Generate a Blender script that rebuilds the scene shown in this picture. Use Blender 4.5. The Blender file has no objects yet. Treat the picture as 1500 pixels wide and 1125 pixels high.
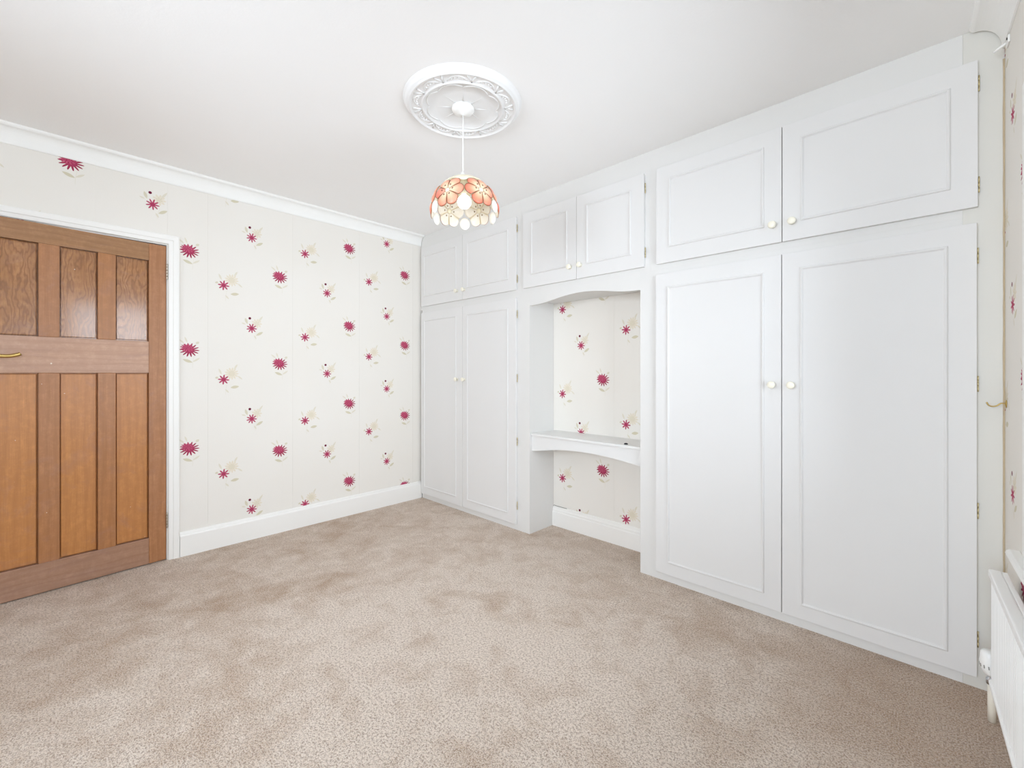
import bpy, bmesh, math, random
from mathutils import Vector, Matrix
random.seed(7)
S = bpy.context.scene
COL = S.collection
R = math.radians
# ------------------------------------------------------------------ camera, world, lights, exposure
W0 = Vector((3.668, 0.0, 0.0))            # corner where the window wall meets the fitted cupboards
WROT = R(1.7)                             # the window wall is not quite square to the cupboards
cam = bpy.data.cameras.new('camera'); cam_o = bpy.data.objects.new('camera', cam); COL.objects.link(cam_o)
cam.sensor_width = 36.0; cam.lens = 36.0 * 635.0 / 1500.0
cam.shift_y = -(562.5 - 545.55) / 1500.0
cam.clip_start = 0.02
cam_o.location = (3.461, -2.368, 1.18); cam_o.rotation_euler = (R(90), 0, R(43.70))
S.camera = cam_o

wd = bpy.data.worlds.new('sky'); S.world = wd; wd.use_nodes = True
wn = wd.node_tree.nodes; bg = wn['Background']
bg.inputs[0].default_value = (0.80, 0.90, 1.0, 1); bg.inputs[1].default_value = 3.0

def area(name, loc, rot, sx, sy, power, color):
    l = bpy.data.lights.new(name, 'AREA'); l.shape = 'RECTANGLE'; l.size = sx; l.size_y = sy
    l.energy = power; l.color = color
    o = bpy.data.objects.new(name, l); o.location = loc; o.rotation_euler = rot; COL.objects.link(o); return o
# daylight arriving through the side window (right of the frame) and an unseen rear window added as fill (behind the camera)
area('daylight_side_window', (3.85, -0.97, 1.345), (0, R(90), WROT), 1.36, 1.2, 31, (0.84, 0.93, 1.03))
area('fill_rear_window', (2.72, -4.72, 1.46), (R(90), 0, 0), 1.8, 1.45, 110, (0.84, 0.93, 1.03))

area('fill_second_side_window', (3.93, -3.18, 1.345), (0, R(90), WROT), 1.36, 1.5, 33, (0.84, 0.93, 1.03))  # fill for the left wall, from an added unseen window
S.view_settings.view_transform = 'Standard'; S.view_settings.look = 'None'
S.view_settings.gamma = 1.0; S.view_settings.use_curve_mapping = False
S.view_settings.exposure = 0.07
S.cycles.max_bounces = 14; S.cycles.diffuse_bounces = 10; S.cycles.glossy_bounces = 4
S.cycles.sample_clamp_indirect = 6.0; S.cycles.caustics_reflective = False; S.cycles.caustics_refractive = False

# ------------------------------------------------------------------ object helpers
def chain(o):
    m = Matrix.Identity(4)
    while o is not None:
        m = o.matrix_basis @ m; o = o.parent
    return m
def link(name, bm, mats, parent=None, local=False, smooth=False):
    """bm is written in world coordinates unless local; it becomes ONE mesh object."""
    if parent is not None and not local:
        bm.transform(chain(parent).inverted())
    me = bpy.data.meshes.new(name); bm.normal_update(); bm.to_mesh(me); bm.free()
    for m in (mats if isinstance(mats, (list, tuple)) else [mats]): me.materials.append(m)
    if smooth:
        for p in me.polygons: p.use_smooth = True
    o = bpy.data.objects.new(name, me); COL.objects.link(o); o.parent = parent
    return o
def empty(name, loc=(0, 0, 0), rot=(0, 0, 0), parent=None):
    o = bpy.data.objects.new(name, None); o.empty_display_size = 0.1
    o.location = loc; o.rotation_euler = rot; o.parent = parent; COL.objects.link(o); return o
def tag(o, label=None, cat=None, group=None, kind=None):
    if label: o['label'] = label
    if cat: o['category'] = cat
    if group: o['group'] = group
    if kind: o['kind'] = kind
    return o
def dup(o, parent, loc=None):
    c = o.copy(); c.parent = parent
    if loc is not None: c.location = loc
    COL.objects.link(c); return c
# ------------------------------------------------------------------ mesh helpers
def box(bm, lo, hi, bev=0.0, seg=2, mat=0):
    x0, y0, z0 = lo; x1, y1, z1 = hi
    v = [bm.verts.new(p) for p in ((x0,y0,z0),(x1,y0,z0),(x1,y1,z0),(x0,y1,z0),(x0,y0,z1),(x1,y0,z1),(x1,y1,z1),(x0,y1,z1))]
    fs = [bm.faces.new([v[i] for i in q]) for q in ((0,3,2,1),(4,5,6,7),(0,1,5,4),(1,2,6,5),(2,3,7,6),(3,0,4,7))]
    for f in fs: f.material_index = mat
    if bev > 0:
        es = list({e for f in fs for e in f.edges})
        bmesh.ops.bevel(bm, geom=es, offset=bev, segments=seg, affect='EDGES', profile=0.6)
    return bm
def B(lo, hi, bev=0.0, seg=2):
    return box(bmesh.new(), lo, hi, bev, seg)
def prism(bm, pts, fn, a, b, mat=0):
    """closed 2-D outline pts swept from a to b; fn(p, t) gives the point"""
    va = [bm.verts.new(fn(p, a)) for p in pts]; vb = [bm.verts.new(fn(p, b)) for p in pts]
    n = len(pts); fs = [bm.faces.new(va), bm.faces.new(list(reversed(vb)))]
    for i in range(n): fs.append(bm.faces.new((va[(i+1) % n], va[i], vb[i], vb[(i+1) % n])))
    for f in fs: f.material_index = mat
    bmesh.ops.recalc_face_normals(bm, faces=fs); return fs
def lathe(bm, prof, seg=24, mtx=None, mat=0):
    rings = []
    for r, z in prof:
        if r < 1e-6: rings.append([bm.verts.new((0, 0, z))])
        else: rings.append([bm.verts.new((r*math.cos(2*math.pi*k/seg), r*math.sin(2*math.pi*k/seg), z)) for k in range(seg)])
    fs = []
    for a, b in zip(rings, rings[1:]):
        for k in range(seg):
            k2 = (k+1) % seg
            q = [a[k % len(a)], a[k2 % len(a)], b[k2 % len(b)], b[k % len(b)]]
            u = []
            for w in q:
                if w not in u: u.append(w)
            if len(u) > 2: fs.append(bm.faces.new(u))
    for f in fs: f.material_index = mat; f.smooth = True
    bmesh.ops.recalc_face_normals(bm, faces=fs)
    if mtx is not None: bmesh.ops.transform(bm, matrix=mtx, verts=[w for r in rings for w in r])
    return bm
def tube(bm, pts, r, seg=10, mat=0):
    pts = [Vector(p) for p in pts]; rad = r if isinstance(r, (list, tuple)) else [r]*len(pts); rings = []
    up = Vector((0, 0, 1)); prev = None
    for i, p in enumerate(pts):
        d = (pts[min(i+1, len(pts)-1)] - pts[max(i-1, 0)]).normalized()
        if prev is None:
            n = d.cross(up) if abs(d.dot(up)) < 0.95 else d.cross(Vector((1, 0, 0)))
        else: n = prev - d*prev.dot(d)
        n.normalize(); prev = n; b = d.cross(n)
        rings.append([bm.verts.new(p + rad[i]*(n*math.cos(2*math.pi*k/seg) + b*math.sin(2*math.pi*k/seg))) for k in range(seg)])
    fs = []
    for a, b in zip(rings, rings[1:]):
        for k in range(seg): fs.append(bm.faces.new((a[k], a[(k+1) % seg], b[(k+1) % seg], b[k])))
    fs.append(bm.faces.new(rings[0])); fs.append(bm.faces.new(rings[-1]))
    for f in fs: f.smooth = True; f.material_index = mat
    bmesh.ops.recalc_face_normals(bm, faces=fs); return bm
def loop_moulding(bm, corners, prof, fn):
    """mitred moulding round a rectangle: corners (u,v), prof (inward offset, height), fn(u,v,h)->point"""
    (u0, v0), (u1, v1) = corners; rings = []
    for o, h in prof:
        rings.append([bm.verts.new(fn(*p, h)) for p in ((u0+o, v0+o), (u1-o, v0+o), (u1-o, v1-o), (u0+o, v1-o))])
    fs = []
    for a, b in zip(rings, rings[1:]):
        for k in range(4): fs.append(bm.faces.new((a[k], a[(k+1) % 4], b[(k+1) % 4], b[k])))
    bmesh.ops.recalc_face_normals(bm, faces=fs); return bm
def spline(pts, n=8):
    out = []
    for i in range(len(pts)-1):
        p0, p1, p2, p3 = (Vector(pts[max(i-1, 0)]), Vector(pts[i]), Vector(pts[i+1]), Vector(pts[min(i+2, len(pts)-1)]))
        for k in range(n):
            t = k/n
            out.append(0.5*((2*p1) + (-p0+p2)*t + (2*p0-5*p1+4*p2-p3)*t*t + (-p0+3*p1-3*p2+p3)*t**3))
    out.append(Vector(pts[-1])); return out
# ------------------------------------------------------------------ materials
def lin(c):
    f = lambda v: (v/255/12.92) if v/255 <= 0.04045 else ((v/255+0.055)/1.055)**2.4
    return (f(c[0]), f(c[1]), f(c[2]), 1)
class NT:
    """small wrapper that writes math expressions as shader nodes"""
    def __init__(s, name):
        s.m = bpy.data.materials.new(name); s.m.use_nodes = True; s.t = s.m.node_tree
        s.bsdf = s.t.nodes['Principled BSDF']
    def n(s, typ, **kw):
        x = s.t.nodes.new(typ)
        for k, v in kw.items(): setattr(x, k, v)
        return x
    def put(s, sock, v):
        if hasattr(v, 'is_output'): s.t.links.new(v, sock)
        else: sock.default_value = v
    def f(s, op, a, b=None, c=None, clamp=False):
        x = s.n('ShaderNodeMath', operation=op); x.use_clamp = clamp
        s.put(x.inputs[0], a)
        if b is not None: s.put(x.inputs[1], b)
        if c is not None: s.put(x.inputs[2], c)
        return x.outputs[0]
    def mix(s, fac, a, b):
        x = s.n('ShaderNodeMix', data_type='RGBA'); s.put(x.inputs[0], fac); s.put(x.inputs[6], a); s.put(x.inputs[7], b)
        return x.outputs[2]
    def ramp(s, fac, stops):
        x = s.n('ShaderNodeValToRGB'); s.put(x.inputs[0], fac); e = x.color_ramp.elements
        while len(e) < len(stops): e.new(0.5)
        for q, (p, c) in zip(e, stops): q.position = p; q.color = c
        return x.outputs[0]
    def noise(s, vec, scale, detail=3, rough=0.55, dist=0.0):
        x = s.n('ShaderNodeTexNoise'); s.put(x.inputs['Vector'], vec)
        x.inputs['Scale'].default_value = scale; x.inputs['Detail'].default_value = detail
        x.inputs['Roughness'].default_value = rough; x.inputs['Distortion'].default_value = dist
        return x.outputs['Fac']
    def obj(s): return s.n('ShaderNodeTexCoord').outputs['Object']
    def uv(s): return s.n('ShaderNodeTexCoord').outputs['UV']
    def scaled(s, vec, sc, loc=(0, 0, 0)):
        x = s.n('ShaderNodeMapping'); s.put(x.inputs['Vector'], vec); x.inputs['Scale'].default_value = sc
        x.inputs['Location'].default_value = loc; return x.outputs[0]
    def sep(s, vec):
        x = s.n('ShaderNodeSeparateXYZ'); s.put(x.inputs[0], vec); return x.outputs
    def bump(s, h, strength, dist=0.01):
        x = s.n('ShaderNodeBump'); s.put(x.inputs['Height'], h); x.inputs['Strength'].default_value = strength
        x.inputs['Distance'].default_value = dist; s.t.links.new(x.outputs[0], s.bsdf.inputs['Normal'])
    def base(s, col, rough=0.5, spec=None, metal=None):
        s.put(s.bsdf.inputs['Base Color'], col); s.put(s.bsdf.inputs['Roughness'], rough)
        if spec is not None: s.bsdf.inputs['Specular IOR Level'].default_value = spec
        if metal is not None: s.bsdf.inputs['Metallic'].default_value = metal
        return s
def paint(name, c, rough=0.4, var=0.015, bump=0.03, scale=60, spec=0.4):
    m = NT(name); o = m.obj(); a = lin(c); k = 1-var*4
    m.base(m.mix(m.noise(o, 2.5, 3), (a[0]*k, a[1]*k, a[2]*k*0.99, 1), a), rough, spec)
    if bump: m.bump(m.noise(o, scale, 3), bump, 0.004)
    return m.m
M_ceil = paint('matt_white_ceiling', (245, 245, 245), 0.9, 0.006, 0.10, 90, 0.1)
M_plast = paint('plaster_moulding', (234, 234, 234), 0.8, 0.006, 0.04, 80, 0.2)
M_cornice = paint('cornice_white', (242, 242, 240), 0.6, 0.006, 0.04, 80, 0.2)
M_skirt = paint('gloss_white_woodwork', (240, 239, 236), 0.32, 0.008, 0.03, 25)
M_cup = paint('cupboard_white_eggshell', (222, 221, 220), 0.55, 0.006, 0.03, 40, 0.2)
M_cupframe = paint('cupboard_frame_white', (221, 220, 218), 0.55, 0.008, 0.03, 40, 0.2)
M_fill = paint('filler_panel_offwhite', (216, 214, 208), 0.5, 0.012, 0.04, 40)
M_shelf = paint('shelf_white', (226, 226, 225), 0.35, 0.008, 0.02, 40)
M_rad = paint('radiator_enamel', (244, 244, 243), 0.3, 0.004, 0.0)
M_pipe = paint('painted_pipe_cream', (236, 230, 216), 0.4, 0.02, 0.0)
M_plastic = paint('white_plastic', (242, 242, 240), 0.3, 0.004, 0.0)
M_knob = paint('cream_knob', (240, 236, 220), 0.3, 0.01, 0.0)
M_caulk = paint('aged_caulk', (196, 178, 150), 0.8, 0.03, 0.2, 30)
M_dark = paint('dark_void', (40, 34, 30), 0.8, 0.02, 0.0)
M_black = paint('black_plastic', (42, 44, 46), 0.4, 0.01, 0.0)
M_strip = paint('dark_brown_strip', (84, 54, 46), 0.7, 0.05, 0.1)
M_rear = paint('plain_cream_wall', (240, 236, 230), 0.8, 0.01, 0.05, 60, 0.1)
M_grey = paint('grey_wire', (150, 147, 142), 0.5, 0.02, 0.0)
def metal(name, c, rough): return NT(name).base(lin(c), rough, metal=1.0).m
M_brass = metal('aged_brass', (196, 168, 104), 0.35)
M_hinge = metal('painted_over_brass', (222, 206, 160), 0.5)
M_steel = metal('worn_steel', (190, 182, 170), 0.4)
M_chrome = metal('chrome', (200, 203, 208), 0.15)
# glass pane that lets the daylight through
g = NT('window_glass'); tr = g.n('ShaderNodeBsdfTransparent'); gl = g.n('ShaderNodeBsdfGlossy'); gl.inputs['Roughness'].default_value = 0.02
fr = g.n('ShaderNodeFresnel'); mx = g.n('ShaderNodeMixShader')
g.t.links.new(fr.outputs[0], mx.inputs[0]); g.t.links.new(tr.outputs[0], mx.inputs[1]); g.t.links.new(gl.outputs[0], mx.inputs[2])
g.t.links.new(mx.outputs[0], g.t.nodes['Material Output'].inputs['Surface']); M_glass = g.m

# wallpaper: flat print, flower motifs repeated up every hung strip (uv in metres)
def wallpaper():
    m = NT('floral_wallpaper'); P = 0.6425
    u, v, _ = m.sep(m.uv()); grain = m.noise(m.scaled(m.obj(), (160, 160, 160)), 1.0, 2)
    base = m.mix(m.noise(m.obj(), 1.8, 3), lin((229, 225, 217)), lin((233, 230, 225)))
    pale, leafc, beige = lin((220, 214, 198)), lin((202, 194, 164)), lin((224, 214, 194))
    crim, pink, deep = lin((146, 26, 66)), lin((208, 104, 134)), lin((104, 22, 50))
    col = [base]
    def frame(cx, cy):
        x = m.f('SUBTRACT', u, cx)
        y = m.f('MULTIPLY_ADD', m.f('FRACT', m.f('MULTIPLY_ADD', v, 1/P, 0.5 - cy/P + 8)), P, -P/2)
        return x, y
    def polar(x, y, cx, cy, sy=1.0):
        dx = m.f('SUBTRACT', x, cx); dy = m.f('MULTIPLY', m.f('SUBTRACT', y, cy), 1/sy)
        r = m.f('SQRT', m.f('ADD', m.f('MULTIPLY', dx, dx), m.f('MULTIPLY', dy, dy)))
        return r, m.f('ARCTAN2', dy, dx)
    def over(mask, c): col[0] = m.mix(mask, col[0], c)
    def soft(d, w=0.0012): return m.f('MULTIPLY_ADD', d, 1/w, 0.5, clamp=True)
    def petals(r, th, R0, n, ph, deepness):
        k = m.f('SUBTRACT', 1.0, m.f('POWER', m.f('ABSOLUTE', m.f('SINE', m.f('MULTIPLY_ADD', th, n/2, ph))), 2.0))
        edge = m.f('MULTIPLY_ADD', k, R0*deepness, R0*(1-deepness))
        return soft(m.f('SUBTRACT', edge, r)), k
    def leaf(x, y, cx, cy, a, b, ang, c, alpha=1.0):
        ca, sa = math.cos(R(ang)), math.sin(R(ang))
        dx = m.f('SUBTRACT', x, cx); dy = m.f('SUBTRACT', y, cy)
        p = m.f('ADD', m.f('MULTIPLY', dx, ca/a), m.f('MULTIPLY', dy, sa/a))
        q = m.f('ADD', m.f('MULTIPLY', dx, -sa), m.f('MULTIPLY', dy, ca))
        w = m.f('MULTIPLY', m.f('SUBTRACT', 1.0, m.f('MULTIPLY', p, p)), b)
        over(m.f('MULTIPLY', soft(m.f('SUBTRACT', w, m.f('ABSOLUTE', q))), alpha), c)
    def stem(x, y, x0, y0, y1, k, c, w=0.0011):
        t = m.f('SUBTRACT', y, y0); xc = m.f('MULTIPLY', m.f('MULTIPLY', t, t), k)
        d = m.f('ABSOLUTE', m.f('SUBTRACT', m.f('SUBTRACT', x, x0), xc))
        ins = m.f('MULTIPLY', m.f('LESS_THAN', y, max(y0, y1)), m.f('GREATER_THAN', y, min(y0, y1)))
        over(m.f('MULTIPLY', m.f('MULTIPLY', soft(m.f('SUBTRACT', w, d)), ins), 0.6), c)
    def small(x, y, R0, n):
        r, th = polar(x, y, 0, 0); mk, k = petals(r, th, R0, n, 0.4, 0.60)
        over(mk, m.mix(m.f('MULTIPLY', m.f('MULTIPLY', r, 1/R0), m.f('MULTIPLY_ADD', k, -0.5, 1.25), clamp=True), pink, crim))
        mk2, _ = petals(r, th, R0*0.42, n, 1.2, 0.4); over(m.f('MULTIPLY', mk2, 0.7), crim)
    def ghost(x, y, cx, cy, R0, n, al):
        r, th = polar(x, y, cx, cy); mk, k = petals(r, th, R0, n, 0.2, 0.3)
        over(m.f('MULTIPLY', mk, m.f('MULTIPLY_ADD', k, 0.5*al, 0.5*al)), beige)
        mk2, k2 = petals(r, th, R0*0.5, n-3, 0.9, 0.3); over(m.f('MULTIPLY', mk2, m.f('MULTIPLY', k2, 0.5)), leafc)
    # motif B: small flower with a beige flower behind
    x, y = frame(0, 0)
    stem(x, y, 0.012, -0.105, 0.0, 1.2, pale); stem(x, y, 0.05, 0.05, 0.105, 14, pale)
    leaf(x, y, 0.066, -0.052, 0.026, 0.010, 8, leafc, 0.8); leaf(x, y, 0.02, -0.078, 0.017, 0.005, 130, pale)
    leaf(x, y, 0.072, 0.088, 0.020, 0.006, 62, pale); leaf(x, y, 0.098, 0.012, 0.02, 0.005, -40, pale)
    leaf(x, y, -0.04, 0.014, 0.010, 0.007, 20, leafc, 0.7); leaf(x, y, -0.02, 0.055, 0.022, 0.006, 112, pale)
    ghost(x, y, 0.047, 0.041, 0.042, 13, 1.0); small(x, y, 0.034, 8)
    # motif C: small flower, bud above
    x, y = frame(0.17, 0.362)
    stem(x, y, 0.022, -0.085, -0.02, 3.0, pale)
    leaf(x, y, 0.050, -0.036, 0.026, 0.009, 32, leafc, 0.8); leaf(x, y, 0.022, -0.062, 0.016, 0.005, 120, pale)
    leaf(x, y, -0.034, 0.050, 0.022, 0.008, 108, leafc, 0.7); leaf(x, y, -0.05, 0.03, 0.014, 0.005, 160, pale)
    leaf(x, y, 0.056, 0.070, 0.028, 0.006, 55, pale)
    ghost(x, y, 0.032, 0.036, 0.034, 9, 0.9); small(x, y, 0.034, 9)
    r, th = polar(x, y, -0.012, 0.070); over(soft(m.f('SUBTRACT', 0.0085, r)), deep)
    # motif A: big dahlia
    x, y = frame(0.352, 0.115)
    stem(x, y, 0.02, -0.12, -0.02, 1.5, pale)
    leaf(x, y, -0.006, -0.075, 0.028, 0.009, -22, leafc, 0.8); leaf(x, y, 0.04, -0.068, 0.024, 0.006, 35, pale)
    leaf(x, y, 0.046, 0.044, 0.012, 0.008, 35, leafc, 0.6); leaf(x, y, -0.04, 0.052, 0.022, 0.005, 140, pale); leaf(x, y, -0.015, 0.062, 0.02, 0.005, 110, pale)
    r, th = polar(x, y, 0.004, -0.004, 0.86); mk, k = petals(r, th, 0.053, 14, 0.3, 0.52)
    over(mk, m.mix(m.f('MULTIPLY', k, m.f('MULTIPLY', r, 1/0.060), clamp=True), m.mix(0.3, crim, pink), crim))
    r, th = polar(x, y, -0.009, 0.010, 0.72); mk, k = petals(r, th, 0.038, 12, 0.9, 0.36)
    over(mk, m.mix(m.f('MULTIPLY', k, m.f('MULTIPLY', r, 1/0.034), clamp=True), m.mix(0.25, crim, pink), m.mix(0.65, crim, pink)))
    mk, k = petals(r, th, 0.027, 11, 0.2, 0.3); over(mk, m.mix(m.f('MULTIPLY', k, 0.9), crim, pink))
    r, th = polar(x, y, -0.002, 0.002, 0.7); mk, k = petals(r, th, 0.015, 7, 0.2, 0.4); over(mk, m.mix(k, pink, crim))
    m.base(col[0], 0.75, 0.15); m.bump(grain, 0.12, 0.002); return m.m
M_paper = wallpaper()

def carpet():
    m = NT('beige_cut_pile_carpet'); o = m.obj()
    big = m.noise(o, 1.7, 4, 0.62, 0.6); mid = m.noise(o, 7.5, 5, 0.72, 0.5); tuft = m.noise(o, 120, 3, 0.7, 0.3); tuft2 = m.noise(o, 240, 2, 0.7); wob = m.noise(o, 3.2, 4, 0.65)
    X, Y, _ = m.sep(o)
    def patch(cx, cy, rx, ry, ang=0.0, wobble=1.5):           # paler or darker patch of pile with a ragged edge
        ca, sa = math.cos(R(ang)), math.sin(R(ang)); dx = m.f('SUBTRACT', X, cx); dy = m.f('SUBTRACT', Y, cy)
        p = m.f('ADD', m.f('MULTIPLY', dx, ca/rx), m.f('MULTIPLY', dy, sa/rx)); q = m.f('ADD', m.f('MULTIPLY', dx, -sa/ry), m.f('MULTIPLY', dy, ca/ry))
        d = m.f('ADD', m.f('ADD', m.f('MULTIPLY', p, p), m.f('MULTIPLY', q, q)), m.f('MULTIPLY_ADD', wob, wobble, -0.5*wobble))
        x = m.f('SUBTRACT', 1.0, d, clamp=True); return m.f('MULTIPLY', x, m.f('SUBTRACT', 2.0, x))
    dark, light = lin((170, 138, 106)), lin((222, 206, 191))
    tone = m.f('MULTIPLY_ADD', big, 2.4, -0.75)
    tone = m.f('MULTIPLY_ADD', mid, 3.6, m.f('SUBTRACT', tone, 1.72))
    tone = m.f('MULTIPLY_ADD', patch(2.20, -1.15, 1.05, 0.85), 0.42, tone)  # paler nap and window sheen at mid-floor, put into the colour
    for cx, cy, rx, ry, ang, k in ((0.93, -1.58, 0.13, 0.48, -14, -0.75), (1.58, -0.97, 0.13, 0.10, 20, -0.55), (1.84, -0.82, 0.11, 0.10, 0, -0.55), (1.0, -2.42, 0.34, 0.30, 0, -0.3), (0.15, -0.9, 0.42, 0.9, 0, -0.35)):
        tone = m.f('MULTIPLY_ADD', patch(cx, cy, rx, ry, ang), k, tone)
    c = m.mix(m.f('MULTIPLY_ADD', tone, 0.62, 0.36, clamp=True), dark, light)
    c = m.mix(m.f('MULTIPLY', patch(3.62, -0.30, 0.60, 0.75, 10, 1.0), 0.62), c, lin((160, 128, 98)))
    c = m.mix(m.f('MULTIPLY_ADD', tuft, 6.5, -2.55, clamp=True), m.mix(0.62, c, lin((124, 96, 74))), c)
    c = m.mix(m.f('MULTIPLY_ADD', tuft2, 4.0, -1.7, clamp=True), c, m.mix(0.50, c, lin((244, 236, 228))))
    m.base(c, 0.95, 0.05)
    m.bsdf.inputs['Sheen Weight'].default_value = 0.15
    h = m.f('ADD', m.f('MULTIPLY', tuft, 1.0), m.f('MULTIPLY', tuft2, 0.5))
    m.bump(h, 0.8, 0.007); return m.m
M_carpet = carpet()

def wood(name, c0, c1, c2, horiz=False, figure=0.0, rough=0.38):
    m = NT(name); o = m.obj()
    info = m.n('ShaderNodeObjectInfo').outputs['Random']
    y, z = m.sep(o)[1], m.sep(o)[2]
    a, b = (z, y) if horiz else (y, z)                 # a across the grain, b along it
    vec = m.n('ShaderNodeCombineXYZ'); m.put(vec.inputs[0], a); m.put(vec.inputs[1], m.f('MULTIPLY', b, 0.12 if figure == 0 else 0.30))
    m.put(vec.inputs[2], m.f('MULTIPLY', info, 17.0)); vec = vec.outputs[0]
    warp = m.noise(vec, 13.0 if figure else 14.0, 3, 0.55)
    ring = m.f('MULTIPLY_ADD', a, 300.0 if figure else 170.0, m.f('MULTIPLY', warp, 60.0 if figure else 14.0))
    w = m.f('MULTIPLY_ADD', m.f('SINE', ring), 0.5, 0.5)
    fine = m.noise(m.scaled(vec, (260, 60, 1)), 1.0, 3, 0.7); patch = m.noise(vec, 5.0, 3, 0.6)
    c = m.mix(m.f('MULTIPLY_ADD', patch, 2.2, -0.6, clamp=True), lin(c0), lin(c1))
    c = m.mix(m.f('MULTIPLY', m.f('POWER', w, 2.0), 0.30 + 0.50*figure), c, lin(c2))
    c = m.mix(m.f('MULTIPLY_ADD', fine, 2.2, -0.75, clamp=True), m.mix(0.42, c, lin(c2)), c)
    cloud = m.noise(m.scaled(o, (1, 6, 6) if not horiz else (1, 4, 12)), 1.0, 4, 0.7, 0.8); c = m.mix(m.f('MULTIPLY_ADD', cloud, 4.0, -2.15, clamp=True), c, m.mix(0.45, c, lin((150, 118, 112))))
    cloud2 = m.noise(m.scaled(o, (1, 22, 22), (3, 5, 1)), 1.0, 4, 0.75); c = m.mix(m.f('MULTIPLY_ADD', cloud2, 5.0, -2.3, clamp=True), m.mix(0.35, c, lin(c2)), c)
    chip = m.noise(o, 55, 1, 0.4); c = m.mix(m.f('MULTIPLY_ADD', chip, 30, -24.3, clamp=True), c, lin((226, 214, 198)))
    m.base(c, m.f('MULTIPLY_ADD', patch, 0.2, rough-0.1), 0.45)
    m.bsdf.inputs['Coat Weight'].default_value = 0.8 if figure else 0.0; m.bsdf.inputs['Coat Roughness'].default_value = 0.12
    m.bump(fine, 0.12, 0.002); return m.m
M_stile = wood('door_stile_wood', (190, 130, 76), (184, 134, 98), (142, 92, 54))
M_rail = wood('door_rail_wood', (210, 168, 134), (196, 162, 144), (160, 118, 92), horiz=True)
M_railT = wood('door_top_rail_wood', (178, 132, 86), (174, 134, 104), (130, 90, 56), horiz=True)
M_railB = wood('door_bottom_rail_wood', (184, 140, 110), (178, 144, 124), (140, 102, 78), horiz=True)
M_panelU = wood('door_upper_panel_wood', (184, 126, 70), (198, 144, 100), (130, 84, 46), figure=1.0, rough=0.22)
M_panelL = wood('door_lower_panel_wood', (210, 146, 82), (198, 136, 82), (160, 104, 58), figure=0.0, rough=0.33)

# ------------------------------------------------------------------ room shell
ZC = 2.465; YR = -4.40; YB = 0.29; XW = 3.668
def wall_pt(s, d, z):                       # point on the window wall: s from the corner, d into the room
    return Vector((W0.x + s*math.sin(WROT) - d*math.cos(WROT), -s*math.cos(WROT) - d*math.sin(WROT), z))
tag(link('floor', B((-0.14, YR-0.1, -0.06), (4.1, 0.42, 0.0)), M_carpet), 'worn beige cut-pile carpet covering the whole room floor', 'carpet', kind='structure')
tag(link('ceiling', B((-0.14, YR-0.1, ZC), (4.1, 0.42, ZC+0.06)), M_ceil), 'plain white painted ceiling', 'ceiling', kind='structure')

def strips(rects, edges, mapfn, parent, lift=0.0015):
    """paper strips: edges = [(s0, s1, sB, zB)], rects = [(s0, s1, z0, z1)] areas of wall to cover"""
    for s0, s1, sB, zB in edges:
        bm = bmesh.new(); uvl = bm.loops.layers.uv.new('UVMap')
        for a0, a1, z0, z1 in rects:
            p, q = max(s0, a0), min(s1, a1)
            if q - p < 0.004: continue
            g = 0.0004
            for (pts, flip) in (([(p+g, z0, lift), (q-g, z0, lift), (q-g, z1, lift), (p+g, z1, lift)], False),
                                ([(q-g, z0, lift), (q-g, z0, 0), (q-g, z1, 0), (q-g, z1, lift)], False),
                                ([(p+g, z0, 0), (p+g, z0, lift), (p+g, z1, lift), (p+g, z1, 0)], False)):
                f = bm.faces.new([bm.verts.new(mapfn(*c)) for c in pts])
                for lp, c in zip(f.loops, pts): lp[uvl].uv = (c[0]-sB, c[1]-zB)
        if len(bm.faces): link('wallpaper_strip', bm, M_paper, parent)
        else: bm.free()

DH0, DH1, DTOP = -1.893, -2.695, 1.985      # doorway in the left wall
bm = bmesh.new()
box(bm, (-0.12, DH0, 0), (-0.0015, YB+0.12, ZC)); box(bm, (-0.12, DH1, DTOP), (-0.0015, DH0, ZC)); box(bm, (-0.12, YR-0.1, 0), (-0.0015, DH1, ZC))
wl = tag(link('wall_left', bm, M_rear), 'left wall papered with crimson and beige flowers beside the wooden door', 'wall', kind='structure')
strips([(DH0, 0.0, 0.0, ZC), (DH1, DH0, DTOP, ZC), (YR, DH1, 0.0, ZC)],
       [(-4.4, -3.305, -3.755, 0.9), (-3.305, -2.765, -3.215, 1.2), (-2.765, -2.225, -2.675, 0.959), (-2.225, -1.680, -2.135, 1.215), (-1.680, -1.145, -1.590, 1.131), (-1.145, -0.613, -1.055, 0.808), (-0.613, -0.085, -0.525, 0.672), (-0.085, 0.0, 0.12, 1.05)],
       lambda s, z, d: (d-0.0015, s, z), wl)
wb = tag(link('wall_back', B((-0.0015, YB+0.0015, 0), (XW+0.35, YB+0.12, ZC)), M_rear), 'papered back wall seen inside the alcove over the desk shelf', 'wall', kind='structure')
strips([(1.366, 2.24, 0.0, 1.712)], [(1.364, 1.90, 1.454, 1.016), (1.90, 2.24, 1.990, 0.826)], lambda s, z, d: (s, YB+0.0015-d, z), wb)
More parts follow.
